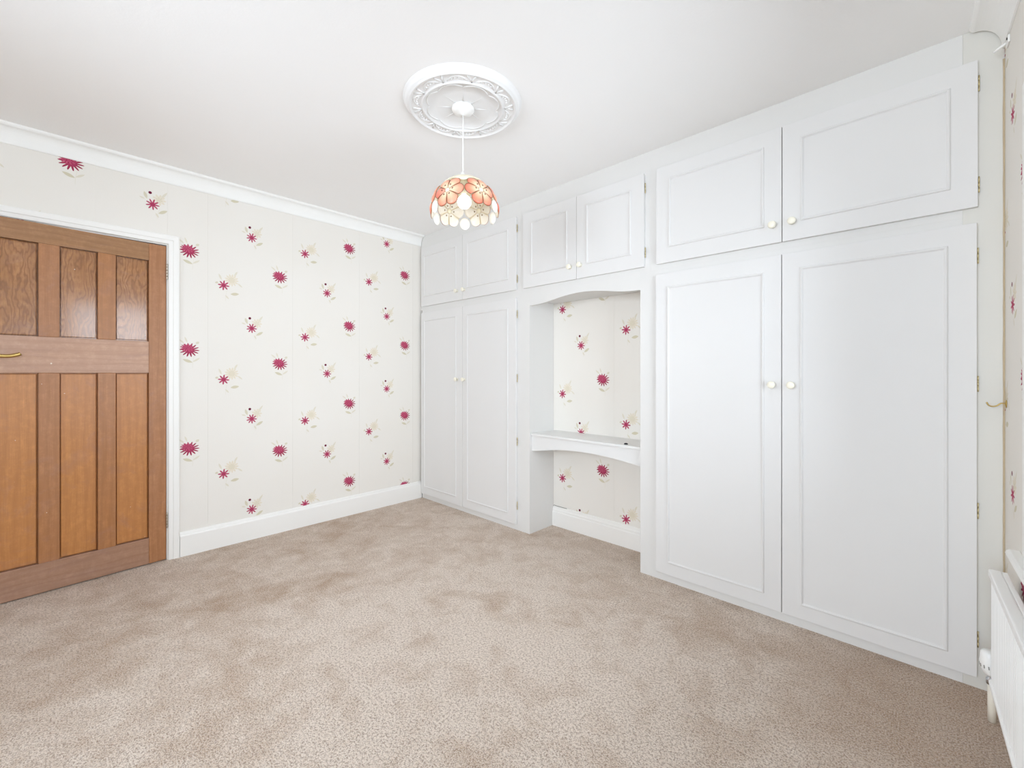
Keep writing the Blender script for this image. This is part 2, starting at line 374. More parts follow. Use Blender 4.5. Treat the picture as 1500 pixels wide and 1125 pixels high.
# window wall with its opening (the opening itself lies just right of the frame)
wr = empty('wall_right', W0, (0, 0, WROT)); tag(wr, 'right-hand window wall papered with crimson flowers above the radiator', 'wall', kind='structure')
WS0, WS1, WZ0, WZ1 = 0.338, 1.60, 0.615, 2.06
def wloc(s, z, d): return (-d, -s, z)       # local frame of the window wall
bm = bmesh.new()
box(bm, (0.0015, -WS0, 0), (0.16, 0.40, ZC)); box(bm, (0.0015, -2.40, 0), (0.16, -WS1, ZC)); box(bm, (0.0015, -4.5, 0), (0.16, -3.96, ZC))
for a, b in ((WS0, WS1), (2.40, 3.96)): box(bm, (0.0015, -b, 0), (0.16, -a, WZ0)); box(bm, (0.0015, -b, WZ1), (0.16, -a, ZC))
link('plaster_wall', bm, M_rear, wr, local=True)
def wl_strips(rects, edges):
    for s0, s1, sB, zB in edges:
        bm = bmesh.new(); uvl = bm.loops.layers.uv.new('UVMap')
        for a0, a1, z0, z1 in rects:
            p, q = max(s0, a0), min(s1, a1)
            if q-p < 0.004: continue
            pts = [(p, z0), (q, z0), (q, z1), (p, z1)]
            f = bm.faces.new([bm.verts.new(wloc(a, b, 0.0)) for a, b in pts])
            for lp, c in zip(f.loops, pts): lp[uvl].uv = (c[0]-sB, c[1]-zB)
        link('wallpaper_strip', bm, M_paper, wr, local=True)
wl_strips([(-0.04, WS0, 0, ZC), (WS0, WS1, 0, WZ0), (WS0, WS1, WZ1, ZC), (WS1, 2.40, 0, ZC), (2.40, 3.96, 0, WZ0), (2.40, 3.96, WZ1, ZC), (3.96, 4.4, 0, ZC)],
          [(-0.04, 0.41, -0.03, 1.047), (0.41, 0.94, 0.505, 1.2), (0.94, 1.47, 1.03, 0.9), (1.47, 2.0, 1.56, 1.1), (2.0, 2.53, 2.09, 0.95), (2.53, 3.06, 2.62, 1.15), (3.06, 3.59, 3.15, 1.0), (3.59, 4.4, 3.7, 0.9)])
# rear wall (behind the camera) with a wide added window
bm = bmesh.new(); RW0, RW1, RZ_0, RZ_1 = 1.78, 3.66, 0.72, 2.2
box(bm, (-0.12, YR-0.12, 0), (RW0, YR, ZC)); box(bm, (RW1, YR-0.12, 0), (4.1, YR, ZC))
box(bm, (RW0, YR-0.12, 0), (RW1, YR, RZ_0)); box(bm, (RW0, YR-0.12, RZ_1), (RW1, YR, ZC))
tag(link('wall_rear', bm, M_rear), 'plain rear wall behind the viewpoint with a wide added window', 'wall', kind='structure')

def window(name, parent_loc, rot, w, z0, z1, label, n):
    o = empty(name, parent_loc, rot); tag(o, label, 'window', kind='structure')
    bm = bmesh.new()
    for lo, hi in (((0, 0, z0), (w, 0.06, z0+0.05)), ((0, 0, z1-0.05), (w, 0.06, z1)), ((0, 0, z0+0.05), (0.05, 0.06, z1-0.05)), ((w-0.05, 0, z0+0.05), (w, 0.06, z1-0.05))):
        box(bm, lo, hi, 0.004)
    for k in range(1, n): box(bm, (w*k/n-0.03, 0.002, z0+0.05), (w*k/n+0.03, 0.058, z1-0.05), 0.004)
    link('window_frame', bm, M_plastic, o, local=True)
    for k in range(n):
        link('window_pane', B((w*k/n+0.03, 0.026, z0+0.05), (w*(k+1)/n-0.03, 0.032, z1-0.05)), M_glass, o, local=True)
    return o
wp = wall_pt(WS1, -0.08, 0); w1 = window('window_1', (wp.x, wp.y, 0), (0, 0, R(90)+WROT), WS1-WS0, WZ0, WZ1, 'white framed window above the radiator at the right edge', 3)
wp = wall_pt(3.96, -0.08, 0); window('added_window_3', (wp.x, wp.y, 0), (0, 0, R(90)+WROT), 1.56, WZ0, WZ1, 'added unseen second white framed window in the window wall, behind the viewpoint', 2)  # unseen window added to go with the left-wall fill
window('added_window_2', (RW0, YR-0.10, 0), (0, 0, 0), RW1-RW0, RZ_0, RZ_1, 'added unseen wide white framed window in the rear wall', 3)  # unseen window added to go with the rear fill

# window sill
sl = empty('trim_2', W0, (0, 0, WROT)); tag(sl, 'white rounded window sill above the radiator', 'window sill', kind='structure')
bm = bmesh.new(); prof = [(-0.075, 0.588), (0.022, 0.588), (0.029, 0.593), (0.032, 0.601), (0.029, 0.609), (0.022, 0.614), (-0.075, 0.614)]
prism(bm, prof, lambda p, t: wloc(t, p[1], p[0]), WS0+0.003, WS1-0.005)
prism(bm, [(0.001, 0.588), (0.022, 0.588), (0.029, 0.593), (0.032, 0.601), (0.029, 0.609), (0.022, 0.614), (0.001, 0.614)], lambda p, t: wloc(t, p[1], p[0]), 0.262, WS0+0.0029)
bmesh.ops.remove_doubles(bm, verts=bm.verts, dist=0.0002)
link('sill_board', bm, M_skirt, sl, local=True)
# white reveal trim at the window edge
rv = empty('trim_3', W0, (0, 0, WROT)); tag(rv, 'white painted edge trim of the window reveal at the right edge', 'trim', kind='structure')
bm = bmesh.new(); box(bm, (-0.004, -(WS0+0.022), 0.6145), (0.075, -(WS0-0.014), WZ1), 0.002); link('edge_bead', bm, M_skirt, rv, local=True)
# dark brown strip filling the dark area low behind the radiator
rb = empty('trim_4', W0, (0, 0, WROT)); tag(rb, 'dark brown strip low on the wall behind the radiator', 'trim', kind='structure')
link('dark_strip', B((-0.006, -1.36, 0.165), (-0.0005, -0.22, 0.425)), M_strip, rb, local=True)

# cornices
def cove(D, H, zt, n=9):
    pts = [(0, zt-H), (0.006, zt-H), (0.009, zt-H+0.008)]
    for k in range(n+1):
        a = k/n*math.pi/2
        pts.append((0.009+(D-0.021)*(1-math.cos(a)), zt-H+0.010+(H-0.026)*math.sin(a)))
    pts += [(D-0.008, zt-0.014), (D-0.002, zt-0.008), (D, zt), (0, zt)]
    return pts
bm = bmesh.new(); prism(bm, cove(0.062, 0.094, ZC), lambda p, t: (p[0]+0.0005, t, p[1]), 0.0025, YR)
tag(link('trim_5', bm, M_cornice), 'white coved cornice along the top of the left wall', 'cornice', kind='structure')
co = empty('trim_6', W0, (0, 0, WROT)); tag(co, 'white coved cornice above the window wall at upper right', 'cornice', kind='structure')
bm = bmesh.new(); prism(bm, cove(0.090, 0.110, ZC), lambda p, t: wloc(t, p[1], p[0]+0.0005), 0.003, 4.35)
link('cove_moulding', bm, M_cornice, co, local=True)
# skirtings
SK = [(0.0005, 0), (0.020, 0), (0.020, 0.128), (0.018, 0.134), (0.013, 0.138), (0.011, 0.148), (0.008, 0.155), (0.0005, 0.155)]
bm = bmesh.new(); prism(bm, SK, lambda p, t: (p[0], t, p[1]), -1.832, 0.002)
tag(link('baseboard_left', bm, M_skirt), 'white skirting board along the foot of the left wall', 'skirting', kind='structure')
bm = bmesh.new(); SK2 = [(0.0005, 0), (0.020, 0), (0.020, 0.105), (0.016, 0.112), (0.016, 0.124), (0.011, 0.132), (0.009, 0.146), (0.006, 0.150), (0.0005, 0.150)]
prism(bm, SK2, lambda p, t: (t, YB-p[0], p[1]), 1.3705, 2.2395)
tag(link('baseboard_back', bm, M_skirt), 'white moulded skirting at the back of the alcove', 'skirting', kind='structure')
# architrave round the doorway
AR = [(0.0, 0.0), (0.0, 0.012), (0.004, 0.015), (0.022, 0.016), (0.026, 0.020), (0.050, 0.021), (0.056, 0.018), (0.056, 0.0)]
bm = bmesh.new(); e0, e1, et = DH0+0.003, DH1-0.003, DTOP+0.003; rings = []
for o_, h in AR:
    rings.append([bm.verts.new(q) for q in ((h+0.0005, e0+o_, 0), (h+0.0005, e0+o_, et+o_), (h+0.0005, e1-o_, et+o_), (h+0.0005, e1-o_, 0))])
for a, b in zip(rings, rings[1:]):
    for k in range(3): bm.faces.new((a[k], a[k+1], b[k+1], b[k]))
bm.faces.new([r[0] for r in rings]); bm.faces.new([r[3] for r in rings]); bmesh.ops.recalc_face_normals(bm, faces=bm.faces)
tag(link('trim_1', bm, M_skirt), 'white moulded architrave framing the brown wooden door', 'door frame', kind='structure')
bm = bmesh.new()
box(bm, (-0.119, DH0-0.004, 0), (0.0, DH0-0.0005, DTOP)); box(bm, (-0.119, DH1+0.0005, 0), (0.0, DH1+0.004, DTOP)); box(bm, (-0.119, DH1+0.004, DTOP-0.004), (0.0, DH0-0.004, DTOP-0.0005))
box(bm, (-0.12, DH0-0.03, 0), (-0.055, DH0-0.0045, DTOP-0.005)); box(bm, (-0.12, DH1+0.0045, 0), (-0.055, DH1+0.03, DTOP-0.005)); box(bm, (-0.12, DH1+0.03, DTOP-0.03), (-0.055, DH0-0.03, DTOP-0.005))
tag(link('trim_7', bm, M_skirt), 'white door lining and stop inside the doorway', 'door frame', kind='structure')
tag(link('wall_hall', B((-0.30, -3.0, 0), (-0.26, -1.6, ZC)), M_dark), 'near-black hall wall past the door edge, dimness in its colour', 'wall', kind='structure')  # unlit hall put into the wall's near-black colour

# ------------------------------------------------------------------ wooden door, slightly ajar
DA = R(5.5)
dr = empty('door_1', (0.003, -1.899, 0.0), (0, 0, DA)); tag(dr, 'brown varnished six-panel wooden door standing slightly ajar', 'door', kind='structure')
T0, T1 = -0.036, 0.0                        # leaf thickness; local y runs -w from the hinge
def dbox(lo_w, hi_w, z0, z1, x0=T0, x1=T1, bev=0.0025): return B((x0, -hi_w, z0), (x1, -lo_w, z1), bev)
WD = 0.785; cols = [(0.085, 0.237), (0.314, 0.466), (0.545, 0.699)]; Z = [0.006, 0.162, 1.177, 1.371, 1.869, 1.973]
for a, b in ((0.0, 0.085), (0.699, WD)): link('stile', dbox(a, b, Z[0], Z[5]), M_stile, dr, local=True)
for a, b, n in ((Z[0], Z[1], 'bottom_rail'), (Z[2], Z[3], 'lock_rail'), (Z[4], Z[5], 'top_rail')):
    link(n, dbox(0.0852, 0.6988, a, b), {'lock_rail': M_rail, 'top_rail': M_railT, 'bottom_rail': M_railB}[n], dr, local=True)
for a, b in ((0.237, 0.314), (0.466, 0.545)):
    for z0, z1 in ((Z[1], Z[2]), (Z[3], Z[4])): link('muntin', dbox(a, b, z0+0.0003, z1-0.0003), M_stile, dr, local=True)
for a, b in cols:
    for z0, z1, mt, lab in ((Z[1], Z[2], M_panelL, None), (Z[3], Z[4], M_panelU, 'upper panel with swirling figured grain')):
        p = link('panel', box(dbox(a+0.0055, b-0.0055, z0+0.0055, z1-0.0055, -0.027, -0.015, 0.003), (-0.031, -b+0.0003, z0+0.0003), (-0.0265, -a-0.0003, z1-0.0003)), mt, dr, local=True)
        if lab: tag(p, lab)
hd = link('door_handle', B((0.0, -0.748, 1.19), (0.004, -0.706, 1.335), 0.0015), M_brass, dr, local=True); tag(hd, 'brass lever handle')
bm = bmesh.new(); tube(bm, spline([(0.004, -0.727, 1.272), (0.03, -0.727, 1.272), (0.045, -0.722, 1.271), (0.046, -0.69, 1.264), (0.045, -0.65, 1.263), (0.047, -0.622, 1.270), (0.049, -0.610, 1.276)], 5), [0.009]*31, 10)
link('lever', bm, M_brass, hd, local=True)
for zc in (1.815, 0.25):
    bm = bmesh.new()
    for k in range(5): lathe(bm, [(0.0, 0.0), (0.0052, 0.0003), (0.006, 0.002), (0.006, 0.0168), (0.0052, 0.0185), (0.0, 0.0188)], 10, Matrix.Translation((0.005, 0.003, zc-0.048+k*0.0192)))
    tag(link('hinge', bm, M_steel, dr, local=True), 'pale worn metal hinge knuckle')

# ------------------------------------------------------------------ fitted wardrobes and overhead cupboards
YD, YF = -0.011, 0.007                      # door fronts, face-frame front
ax = lambda X: 3.461 + (X-3.461)*0.9958
az = lambda Zv: 1.18 + (Zv-1.18)*0.9958
def knob_bm():
    bm = bmesh.new()
    lathe(bm, [(0.0, 0.0), (0.011, 0.0), (0.011, 0.003), (0.007, 0.006), (0.0065, 0.012), (0.010, 0.016), (0.0165, 0.020), (0.0175, 0.025), (0.0165, 0.029), (0.012, 0.0315), (0.0, 0.033)], 16, Matrix.Rotation(R(90), 4, 'X'))
    return bm
def hinge_bm():
    bm = bmesh.new()
    for k in range(3): lathe(bm, [(0.0, 0.0), (0.0024, 0.0), (0.0024, 0.0188), (0.0, 0.0188)], 8, Matrix.Translation((0, 0, -0.030+k*0.02)))
    box(bm, (-0.0012, 0.0, -0.029), (0.0012, 0.004, 0.029)); return bm
proto = {}
MP = [(0.0, 0.0), (0.0, 0.0035), (0.002, 0.006), (0.0055, 0.0072), (0.009, 0.006), (0.0105, 0.003), (0.013, 0.0022), (0.013, 0.0)]
def cup_door(parent, x0, x1, z0, z1, hs, zh, knob, mr, lab):
    d = link('door', B((x0, YD, z0), (x1, YF-0.0005, z1), 0.002), M_cup, parent); tag(d, lab)
    bm = bmesh.new(); loop_moulding(bm, ((mr[0]-0.006, mr[2]-0.006), (mr[1]+0.006, mr[3]+0.006)), MP, lambda u, v, h: (u, YD-h+0.0002, v))
    link('panel_moulding', bm, M_cup, d)
    o = chain(d).translation
    for nm, fn, mt, locs in (('knob', knob_bm, M_knob, [(knob[0], YD, knob[1])]), ('hinge', hinge_bm, M_hinge, [((x1+0.0028) if hs > 0 else (x0-0.0028), YD+0.0125, zz) for zz in zh])):
        for L in locs:
            loc = Vector(L) - o
            if nm not in proto:
                proto[nm] = link(nm, fn(), mt, d, local=True); proto[nm].location = loc
            else: dup(proto[nm], d, loc)
    return d
LZ = (az(0.0408), az(1.7397)); UZ = (az(1.7990), az(2.3457))
LH = (0.185, 0.664, 1.138, 1.616); UH = (1.881, 2.258)
YK = YB - 0.002
def unit(name, loc, label, group='built-in cupboards along the end wall'):
    return tag(empty(name, loc), label, 'wardrobe' if name == 'fitted_wardrobe' else 'cupboard', group)
# lower left wardrobe
u = unit('fitted_wardrobe', (0.65, YF, 0), 'narrower white two-door wardrobe in the left corner beside the papered wall')
link('carcass', B((0.0215, YF, 0.0), (1.3699, YK, 1.7669)), M_cupframe, u)
cup_door(u, 0.024, 0.6285, *LZ, -1, LH, (0.563, 1.121), (0.082, 0.541, 0.118, 1.661), 'left wardrobe door hinged at the papered wall')
cup_door(u, 0.6315, ax(1.238), *LZ, 1, LH, (0.656, 1.121), (0.694, 1.162, 0.118, 1.661), 'right wardrobe door hinged beside the alcove')
# lower right wardrobe
u = unit('fitted_wardrobe', (2.9, YF, 0), 'wide white two-door wardrobe right of the alcove, nearest the radiator')
link('carcass', B((2.2401, YF, 0.0), (3.5610, YK, 1.7669)), M_cupframe, u)
cup_door(u, ax(2.339), ax(2.9655)-0.0015, *LZ, -1, LH, (2.929, 1.121), (2.417, 2.888, 0.119, 1.656), 'narrower wardrobe door hinged beside the alcove')
cup_door(u, ax(2.9655)+0.0015, ax(3.598), *LZ, 1, LH, (3.008, 1.121), (3.047, 3.515, 0.116, 1.658), 'wardrobe door hinged by the window wall')
# overhead cupboards
u = unit('overhead_cupboard', (0.65, YF, 1.767), 'small overhead cupboard at the ceiling above the left wardrobe')
link('carcass', B((0.0015, YF, 1.7671), (1.2849, YK, ZC-0.0005)), M_cupframe, u)
cup_door(u, 0.024, 0.6285, *UZ, -1, UH, (0.563, 1.876), (0.077, 0.541, 1.892, 2.259), 'left door of the pair')
cup_door(u, 0.6315, ax(1.238), *UZ, 1, UH, (0.656, 1.876), (0.694, 1.162, 1.890, 2.259), 'right door of the pair')
u = unit('overhead_cupboard', (1.8, YF, 1.767), 'middle overhead cupboard with curved fascia, bridging the papered alcove')
bm = bmesh.new()
arch = [(p.x, p.y) for p in spline([(1.3701, 1.667), (1.43, 1.668), (1.50, 1.674), (1.58, 1.685), (1.68, 1.700), (1.80, 1.7085), (1.90, 1.705), (2.00, 1.693), (2.09, 1.678), (2.16, 1.670), (2.2399, 1.667)], 5)]
out = [(1.2851, ZC-0.0005), (1.2851, 1.7671)] + [(1.3701, 1.7671)] + arch + [(2.2399, 1.7671), (2.3039, 1.7671), (2.3039, ZC-0.0005)]
prism(bm, out, lambda p, t: (p[0], t, p[1]), YF, YF+0.020)
link('arched_fascia', bm, M_cupframe, u)
bm = bmesh.new(); box(bm, (1.3705, YF+0.0205, 1.712), (2.2395, YK-0.001, 1.767)); box(bm, (1.2855, YF+0.0205, 1.7675), (2.3035, YK-0.001, ZC-0.0005))
link('carcass', bm, M_cupframe, u)
cup_door(u, ax(1.311), ax(1.787)-0.0012, *UZ, -1, UH, (1.747, 1.881), (1.404, 1.715, 1.892, 2.259), 'left door of the pair')
cup_door(u, ax(1.787)+0.0012, ax(2.266), *UZ, 1, UH, (1.829, 1.881), (1.878, 2.183, 1.886, 2.260), 'right door of the pair')
u = unit('overhead_cupboard', (2.9, YF, 1.767), 'largest overhead cupboard above the right-hand wardrobe, by the window wall')
link('carcass', B((2.3041, YF, 1.7671), (3.5610, YK, ZC-0.0005)), M_cupframe, u)
cup_door(u, ax(2.341), ax(2.967)-0.0015, *UZ, -1, UH, (2.932, 1.880), (2.425, 2.888, 1.886, 2.262), 'left door of the pair')
cup_door(u, ax(2.967)+0.0015, ax(3.6005), *UZ, 1, UH, (3.012, 1.880), (3.049, 3.522, 1.884, 2.260), 'right door of the pair')
tag(link('filler_panel', B((3.5613, YF-0.0004, 0.0), (3.6672, YF+0.03, ZC-0.0005), 0.0005), M_fill), 'tall narrow off-white filler panel between the right wardrobe and window wall', 'panel')
bm = bmesh.new(); tube(bm, [(3.6655, YF-0.0005+random.uniform(-.0006, .0006), 0.16+k*0.045) for k in range(49)], [0.0028+random.uniform(-.0005, .0008) for k in range(49)], 8)
tag(link('trim_8', bm, M_caulk), 'stained caulk bead in the corner by the window wall', 'trim', kind='structure')

# desk shelf in the alcove
sh = tag(empty('desk_shelf', (1.8, 0.15, 0.735)), 'white built-in desk shelf with arched apron fixed inside the papered alcove', 'shelf')
link('shelf_top', B((1.3705, 0.020, 0.719), (2.2395, YB-0.0005, 0.735), 0.003), M_shelf, sh)
bm = bmesh.new()
ap = [(p.x, p.y) for p in spline([(1.3705, 0.606), (1.42, 0.611), (1.52, 0.627), (1.64, 0.643), (1.80, 0.651), (1.95, 0.648), (2.08, 0.637), (2.18, 0.625), (2.2395, 0.616)], 5)]
prism(bm, [(1.3705, 0.7185)] + ap + [(2.2395, 0.7185)], lambda p, t: (p[0], t, p[1]), 0.032, 0.050)
link('arched_apron', bm, M_shelf, sh)
bm = bmesh.new(); lathe(bm, [(0, 0), (0.0085, 0), (0.0095, 0.002), (0.0095, 0.005), (0.006, 0.008), (0, 0.008)], 14, Matrix.Translation((2.119, 0.056, 0.7352)) @ Matrix.Scale(1.3, 4, (1, 0, 0)))
tag(link('cable_grommet', bm, M_black), 'tiny black plastic cap lying on the right of the desk shelf', 'cap')
bm = bmesh.new(); tube(bm, spline([(1.374, YB-0.011, 0.150), (1.385, YB-0.013, 0.157), (1.40, YB-0.012, 0.155), (1.45, YB-0.009, 0.1525), (1.50, YB-0.008, 0.1523)], 5), 0.0022, 6)
tag(link('loose_wire', bm, M_grey), 'short dark wire lying on the alcove skirting in its left corner', 'wire')

# ------------------------------------------------------------------ plaster ceiling rose
RC = Vector((1.858, -1.030, ZC))
ro = tag(empty('ceiling_rose', RC), 'round white moulded plaster rose on the ceiling above the pendant', 'ceiling rose')
prof = [(0.280, -0.0005), (0.279, -0.004), (0.274, -0.007), (0.270, -0.011), (0.266, -0.018), (0.261, -0.024), (0.2575, -0.0245), (0.256, -0.0285), (0.252, -0.0305), (0.2485, -0.029), (0.245, -0.025), (0.240, -0.022),
        (0.196, -0.022), (0.194, -0.027), (0.190, -0.029), (0.186, -0.027), (0.184, -0.022), (0.12, -0.021), (0.06, -0.0195), (0.0, -0.0195)]
bm = bmesh.new(); lathe(bm, prof, 96); link('base_disc', bm, M_plast, ro, local=True)
AZC = math.atan2(-2.368+1.03, 3.461-1.858)
def rib(bm, pts, r):
    tube(bm, [(p[0], p[1], p[2]) for p in pts], r, 6)
po = lambda r, a, z: (r*math.cos(a), r*math.sin(a), z)
first = None; NM = 10
for k in range(NM):
    a = 2*math.pi*k/NM + 0.2
    if first is None:
        bm = bmesh.new(); h = 2*math.pi/NM
        rib(bm, [po(0.199, -h*0.13, -.022), po(0.238, -h*0.06, -.022)], 0.0045); rib(bm, [po(0.199, -h*0.13+0.01, -.022), po(0.238, -h*0.30, -.022)], 0.0045)
        arc = [po(0.203+0.027*math.sin(t*math.pi), h*(0.02+0.72*t), -.0215) for t in [i/10 for i in range(11)]]; rib(bm, arc, [0.002]+[0.0045]*9+[0.002])
        for t in (0.25, 0.42, 0.58, 0.75):
            lathe(bm, [(0.0, -0.0055), (0.004, -0.004), (0.0055, 0.0)], 8, Matrix.Translation(po(0.203+0.014*math.sin(t*math.pi), h*(0.02+0.72*t), -.021)))
        first = link('leaf_ornament', bm, M_plast, ro, local=True, smooth=True); first.rotation_euler.z = a
    else:
        c = dup(first, ro); c.rotation_euler.z = a
first = None
for k in range(8):
    a = 2*math.pi*k/8 + 0.1
    if first is None:
        bm = bmesh.new(); h = 2*math.pi/8
        rib(bm, [po(0.158+0.018*math.sin(t*math.pi), h*t, -.0205) for t in [i/10 for i in range(11)]], [0.002]+[0.0042]*9+[0.002])
        rib(bm, [po(0.055, 0, -.0195), po(0.10, 0, -.0195), po(0.156, 0, -.0195)], [0.0036, 0.0022, 0.0016])
        first = link('scallop_rib', bm, M_plast, ro, local=True, smooth=True); first.rotation_euler.z = a
    else:
        c = dup(first, ro); c.rotation_euler.z = a

# ------------------------------------------------------------------ pendant lamp with flower shade
def shell_material():
    m = NT('painted_shell_petal'); u, v, _ = m.sep(m.uv())          # u from centre to tip, |v| to the petal edge
    c = m.ramp(u, [(0.0, lin((246, 226, 196))), (0.35, lin((246, 200, 164))), (0.7, lin((238, 142, 112))), (1.0, lin((220, 100, 78)))])
    rnd = m.n('ShaderNodeObjectInfo').outputs['Random']
    c = m.mix(m.f('MULTIPLY', rnd, 0.45), c, lin((250, 208, 176)))
    c = m.mix(m.f('MULTIPLY', m.f('GREATER_THAN', rnd, 0.86), 0.55), c, lin((222, 62, 58)))
    d = m.f('ADD', m.f('MULTIPLY', m.f('SUBTRACT', u, 0.22), m.f('SUBTRACT', u, 0.22)), m.f('MULTIPLY', m.f('MULTIPLY', v, v), 0.03))
    c = m.mix(m.f('LESS_THAN', d, 0.0028), c, lin((96, 62, 44)))    # printed stamen dot
    c = m.mix(m.f('MULTIPLY_ADD', m.f('MAXIMUM', m.f('ABSOLUTE', v), m.f('MULTIPLY_ADD', u, 1.0, -0.03)), 12.0, -10.6, clamp=True), c, lin((134, 84, 56)))
    m.base(c, 0.3, 0.5); return m.m
M_petal = shell_material()
def cream_shell():
    m = NT('cream_shell_inside'); u, v, _ = m.sep(m.uv())
    c = m.mix(m.f('MULTIPLY_ADD', m.f('ABSOLUTE', v), 8, -6.4, clamp=True), lin((238, 232, 220)), lin((236, 220, 184)))
    d = m.f('ADD', m.f('MULTIPLY', m.f('SUBTRACT', u, 0.20), m.f('SUBTRACT', u, 0.20)), m.f('MULTIPLY', m.f('MULTIPLY', v, v), 0.03))
    c = m.mix(m.f('LESS_THAN', d, 0.0035), c, lin((150, 132, 104)))
    m.base(c, 0.35, 0.5); m.bsdf.inputs['Subsurface Weight'].default_value = 0.0; return m.m
M_inner = cream_shell()
M_lead = paint('cream_solder', (244, 236, 212), 0.4, 0.02, 0.0)
M_drop = paint('white_shell', (250, 248, 240), 0.3, 0.01, 0.0)
M_edge = paint('petal_edge_brown', (176, 128, 92), 0.5, 0.02, 0.0)
b_ = NT('lit_bulb'); b_.base(lin((252, 250, 246)), 0.3)
b_.bsdf.inputs['Emission Color'].default_value = (1, 0.97, 0.92, 1); b_.bsdf.inputs['Emission Strength'].default_value = 2.2
M_bulb = b_.m
lp = tag(empty('pendant_lamp', (RC.x, RC.y, ZC-0.0195)), 'pendant lamp with a dome shade of coral and cream flowers hanging from the ceiling rose', 'lamp')
bm = bmesh.new(); lathe(bm, [(0.052, -0.0003), (0.054, -0.004), (0.053, -0.010), (0.046, -0.020), (0.030, -0.027), (0.012, -0.031), (0.006, -0.036), (0.0, -0.036)], 40); link('ceiling_cap', bm, M_plastic, lp, local=True)
ztop = 2.114 - (ZC-0.0195)
bm = bmesh.new(); tube(bm, [(0, 0, -0.034), (0.0003, 0, -0.12), (0, 0, ztop+0.012)], 0.0026, 8); link('flex_cable', bm, M_plastic, lp, local=True)
sh_e = Matrix.Translation((0, 0, ztop)) @ Matrix.Rotation(R(3.0), 4, Vector((math.cos(AZC), math.sin(AZC), 0)))
A_, B_ = 0.161, 0.182; zb = -B_                                      # dome: ztop at 0, rim at -B_
def dome(phi, th, off=0.0):
    return Vector(((A_*math.cos(th)+off*math.cos(th))*math.cos(phi), (A_*math.cos(th)+off*math.cos(th))*math.sin(phi), zb+B_*math.sin(th)+off*math.sin(th)))
def tangent(phi0, th0, p, q, off=0.0):
    th = th0 + q/0.178; ph = phi0 + p/(A_*math.cos(min(th, 1.3))+0.004); return dome(ph, th, off)
def petal(name, parent, phi0, th0, c, R0, rin, half, outmat, n_r=6, n_a=8, bulge=0.006, roundtip=True):
    bm = bmesh.new(); uvl = bm.loops.layers.uv.new('UVMap'); G = {}
    for side, off in ((0, 0.0016), (1, -0.0016)):
        for i in range(n_r+1):
            t = i/n_r
            for j in range(n_a+1):
                w = -1+2*j/n_a; ang = c + half*w*(0.97 if roundtip else 1)
                edge = R0*(0.80+0.20*math.cos(w*math.pi/2)) if roundtip else R0
                rr = rin + (edge-rin)*t
                bl = bulge*math.sin(math.pi*min(t*0.9+0.1, 1.0))*math.cos(w*math.pi/2)
                G[side, i, j] = (bm.verts.new(tangent(phi0, th0, rr*math.cos(ang), rr*math.sin(ang), off+bl)), (t, w))
    def face(keys, mi):
        f = bm.faces.new([G[k][0] for k in keys]); f.material_index = mi; f.smooth = (mi != 2)
        for lpp, k in zip(f.loops, keys): lpp[uvl].uv = G[k][1]
    for i in range(n_r):
        for j in range(n_a):
            face([(0, i, j), (0, i+1, j), (0, i+1, j+1), (0, i, j+1)], 0); face([(1, i, j), (1, i, j+1), (1, i+1, j+1), (1, i+1, j)], 1)
    for i in range(n_r): face([(0, i, 0), (1, i, 0), (1, i+1, 0), (0, i+1, 0)], 2); face([(0, i, n_a), (0, i+1, n_a), (1, i+1, n_a), (1, i, n_a)], 2)
    for j in range(n_a): face([(0, 0, j), (0, 0, j+1), (1, 0, j+1), (1, 0, j)], 2); face([(0, n_r, j), (1, n_r, j), (1, n_r, j+1), (0, n_r, j+1)], 2)
    bm.transform(sh_e)
    return link(name, bm, [outmat, M_inner, M_edge if outmat is M_petal else M_lead], parent, local=True)
def disc(name, parent, phi0, th0, cq, r, mat, squash=1.0, seg=18, bulge=0.004):
    bm = bmesh.new(); vs = []
    for off, rr in ((0.003+bulge, 0.0), (0.003+bulge*0.7, r*0.6), (0.0018, r), (-0.0018, r), (-0.003-bulge*0.7, r*0.6), (-0.003-bulge, 0.0)):
        n = 1 if rr == 0 else seg
        vs.append([bm.verts.new(tangent(phi0, th0, rr*math.cos(2*math.pi*k/seg), cq+rr*squash*math.sin(2*math.pi*k/seg), off)) for k in range(n)])
    for a, b in zip(vs, vs[1:]):
        for k in range(seg):
            q = []
            for w in (a[k % len(a)], a[(k+1) % seg % len(a)], b[(k+1) % seg % len(b)], b[k % len(b)]):
                if w not in q: q.append(w)
            if len(q) > 2: bm.faces.new(q).smooth = True
    bmesh.ops.recalc_face_normals(bm, faces=bm.faces); bm.transform(sh_e)
    return link(name, bm, mat, parent, local=True)
TH = 0.385
for k in range(6):
    ph = AZC + R(30+60*k)
    fl = disc('shade_flower', lp, ph, TH, 0.0, 0.0135, M_lead, seg=6); tag(fl, 'six-petalled coral flower, cream inside')
    for j in range(6):
        petal('petal', fl, ph, TH, R(60*j), 0.0795, 0.0125, R(29.5), M_petal)
    if k != 5:
        disc('drop_petal', lp, AZC+R(60+60*k), 0.07, 0.0, 0.027, M_drop, squash=1.1)
